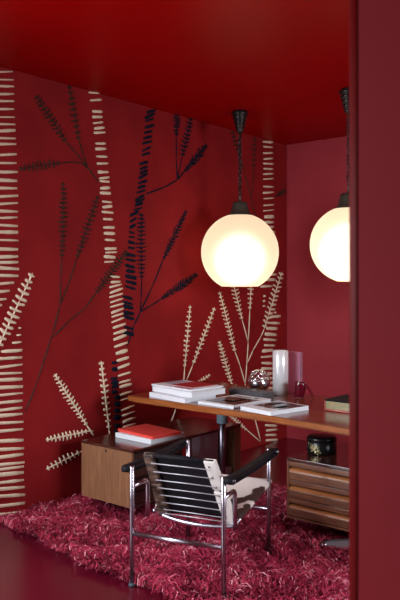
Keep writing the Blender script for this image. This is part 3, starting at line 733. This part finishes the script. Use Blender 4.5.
# back rest
bt = (.030, .655); bb = (.190, .312)            # (y, z) of top and bottom edges
bx0, bx1 = .055, .438; bbx0, bbx1 = .062, .490
def bp(u, v, d=0):
    y_ = bt[0]+(bb[0]-bt[0])*v; z_ = bt[1]+(bb[1]-bt[1])*v
    nx_, nz_ = (bb[1]-bt[1]), -(bb[0]-bt[0]); l = math.hypot(nx_, nz_)
    xa = bx0+(bbx0-bx0)*v; xb = bx1+(bbx1-bx1)*v
    return Vector((xa+(xb-xa)*u, y_+nx_/l*d, z_+nz_/l*d))     # d > 0 towards the rear
def slab(u0, u1, v0, v1, d0, d1, nu=8, nv=8, sag=0):
    mb = MB(); g0 = {}; 
    for s_, d in ((0, d0), (1, d1)):
        for i in range(nu+1):
            for j in range(nv+1):
                u, v = u0+(u1-u0)*i/nu, v0+(v1-v0)*j/nv
                g0[s_, i, j] = mb.bm.verts.new(bp(u, v, d-sag*math.sin(PI*u)))
    for s_ in (0, 1):
        for i in range(nu):
            for j in range(nv): mb.bm.faces.new((g0[s_, i, j], g0[s_, i+1, j], g0[s_, i+1, j+1], g0[s_, i, j+1])).smooth = True
    for i in range(nu):
        for j in (0, nv): mb.bm.faces.new((g0[0, i, j], g0[0, i+1, j], g0[1, i+1, j], g0[1, i, j]))
    for j in range(nv):
        for i in (0, nu): mb.bm.faces.new((g0[0, i, j], g0[0, i, j+1], g0[1, i, j+1], g0[1, i, j]))
    return mb
bk = ck(slab(.10, .90, .0, .97, -.010, -.003, sag=.012), 'backrest', 'leather')
ck(MB().tube([bp(.02, 0, .0), bp(.98, 0, .0)], .010, 12), 'top_roll', 'leather', bk)
for (u0, u1, mt, nm) in ((-.01, .13, 'brindle', 'brown brindled hide strip'), (.85, 1.01, 'white_hide', 'white hide strip with rivets')):
    for v0, v1 in ((-.02, .43), (.46, 1.0)):
        m_ = slab(u0, u1, v0, v1, -.014, .012, 3, 4)
        o = ck(m_, 'hide_strip', mt); o['label'] = nm
        bv = o.modifiers.new('soft_edge', 'BEVEL'); bv.width = .004; bv.segments = 2
        if u0 > .5:
            for v in ((.06, .22, .38) if v0 < .3 else (.52, .68, .84)):
                ck(MB().tube([bp((u0+u1)/2-.02, v, .0115), bp((u0+u1)/2-.02, v, .0145)], .0045, 10), 'rivet', 'darkmetal', o)
for v in (.10, .235, .37, .50, .62, .745, .865, .935):
    ck(MB().tube([bp(.09, v, .015), bp(.5, v+.004, .012), bp(.91, v, .015)], .0024, 8), 'spring', 'spring_steel', bk)
for u in (0.0, 1.0): ck(MB().tube([bp(u+.06*(1 if u < .5 else -1), .0, -.001), bp(u+.06*(1 if u < .5 else -1), 1.0, -.001)], .0095, 12), 'back_tube', 'chrome', bk)
# pivot tubes: from the rear posts forwards and down to the seat frame
def bend(pts, rad, n=6):
    out_ = [Vector(pts[0])]
    for a, b, c in zip(pts, pts[1:], pts[2:]):
        a, b, c = Vector(a), Vector(b), Vector(c); p0 = b+(a-b).normalized()*rad; p1 = b+(c-b).normalized()*rad
        for i in range(n+1):
            t = i/n; out_.append(p0*(1-t)**2+b*2*t*(1-t)+p1*t*t)
    return out_+[Vector(pts[-1])]
for x_, i_ in ((0, 1), (WD, -1)):
    xi = x_+i_*.004
    ck(MB().tube(bend([(x_, .0, .497), (xi, .155, .497), (xi, .155, .305)], .035), .0115, 14), 'side_tube', 'chrome')
# seat frame loop with a drooping rear bar
sf = bend([(.035, .165, .330), (.035, .668, .402), (WD-.006, .668, .402), (WD-.006, .165, .325)], .03)
ck(MB().tube(sf, .0115, 14), 'seat_frame', 'chrome')
rb = [(.07+(WD-.066)*f, .170-.02*math.sin(PI*f), .322-.018*math.sin(PI*f)**.7-.006*f) for f in [i/16 for i in range(17)]]
ck(MB().tube(rb, .0105, 14), 'rear_bar', 'chrome')
for x_ in (.035, WD-.006):
    ck(MB().tube([(x_, DP, .402), (x_, DP, .262)], .010, 12), 'seat_stay', 'chrome')
# seat: sagging hide over the frame
def seat_px(px, py):
    z_ = .38
    for _ in range(12):
        p_ = ch.matrix_basis.inverted() @ on_z(px, py, z_)
        z_ = .345+(.412-.345)*(p_.y-.17)/.52
    return p_
spots = []
for px_, py_, r_ in ((260, 492, .042), (254, 497, .03), (235, 500, .035), (233, 508, .02), (242, 514, .045), (236, 521, .05), (241, 520, .04), (228, 518, .03), (250, 508, .02)):
    p_ = seat_px(px_, py_); spots.append((p_.x, p_.y, p_.z, r_*1.25))
M['hide'] = hide('cow_hide', (.045, .016, .012), (.70, .60, .56), spots+[(.12, .45, .38, .11)])
mb = MB(); NU, NV = 24, 22; g0 = {}; hw = WD/2+.006
for s_, off in ((0, .013), (1, -.013)):
    for i in range(NU+1):
        q = -1+2*i/NU
        for j in range(NV+1):
            f = j/NV; y_ = .215+.475*f; zs = .345+(.412-.345)*f
            sag = -.028*math.cos(PI*q/2)*math.sin(PI*min(1, f+.05)); e = max(0, abs(q)-.93)/.07; e2 = max(0, f-.95)/.05
            g0[s_, i, j] = mb.bm.verts.new((hw*q*(1-.004*(s_ == 0)*e)*(.90 if q < 0 else 1)+WD/2, y_, zs+sag+off*(1-.5*e*e)*(1-.5*e2*e2)+(-.006 if s_ else 0)))
for s_ in (0, 1):
    for i in range(NU):
        for j in range(NV): mb.bm.faces.new((g0[s_, i, j], g0[s_, i+1, j], g0[s_, i+1, j+1], g0[s_, i, j+1])).smooth = True
for i in range(NU):
    for j in (0, NV): mb.bm.faces.new((g0[0, i, j], g0[0, i+1, j], g0[1, i+1, j], g0[1, i, j])).smooth = True
for j in range(NV):
    for i in (0, NU): mb.bm.faces.new((g0[0, i, j], g0[0, i, j+1], g0[1, i, j+1], g0[1, i, j]))
ck(mb, 'seat', 'hide')
S.cycles.sample_clamp_indirect = 4
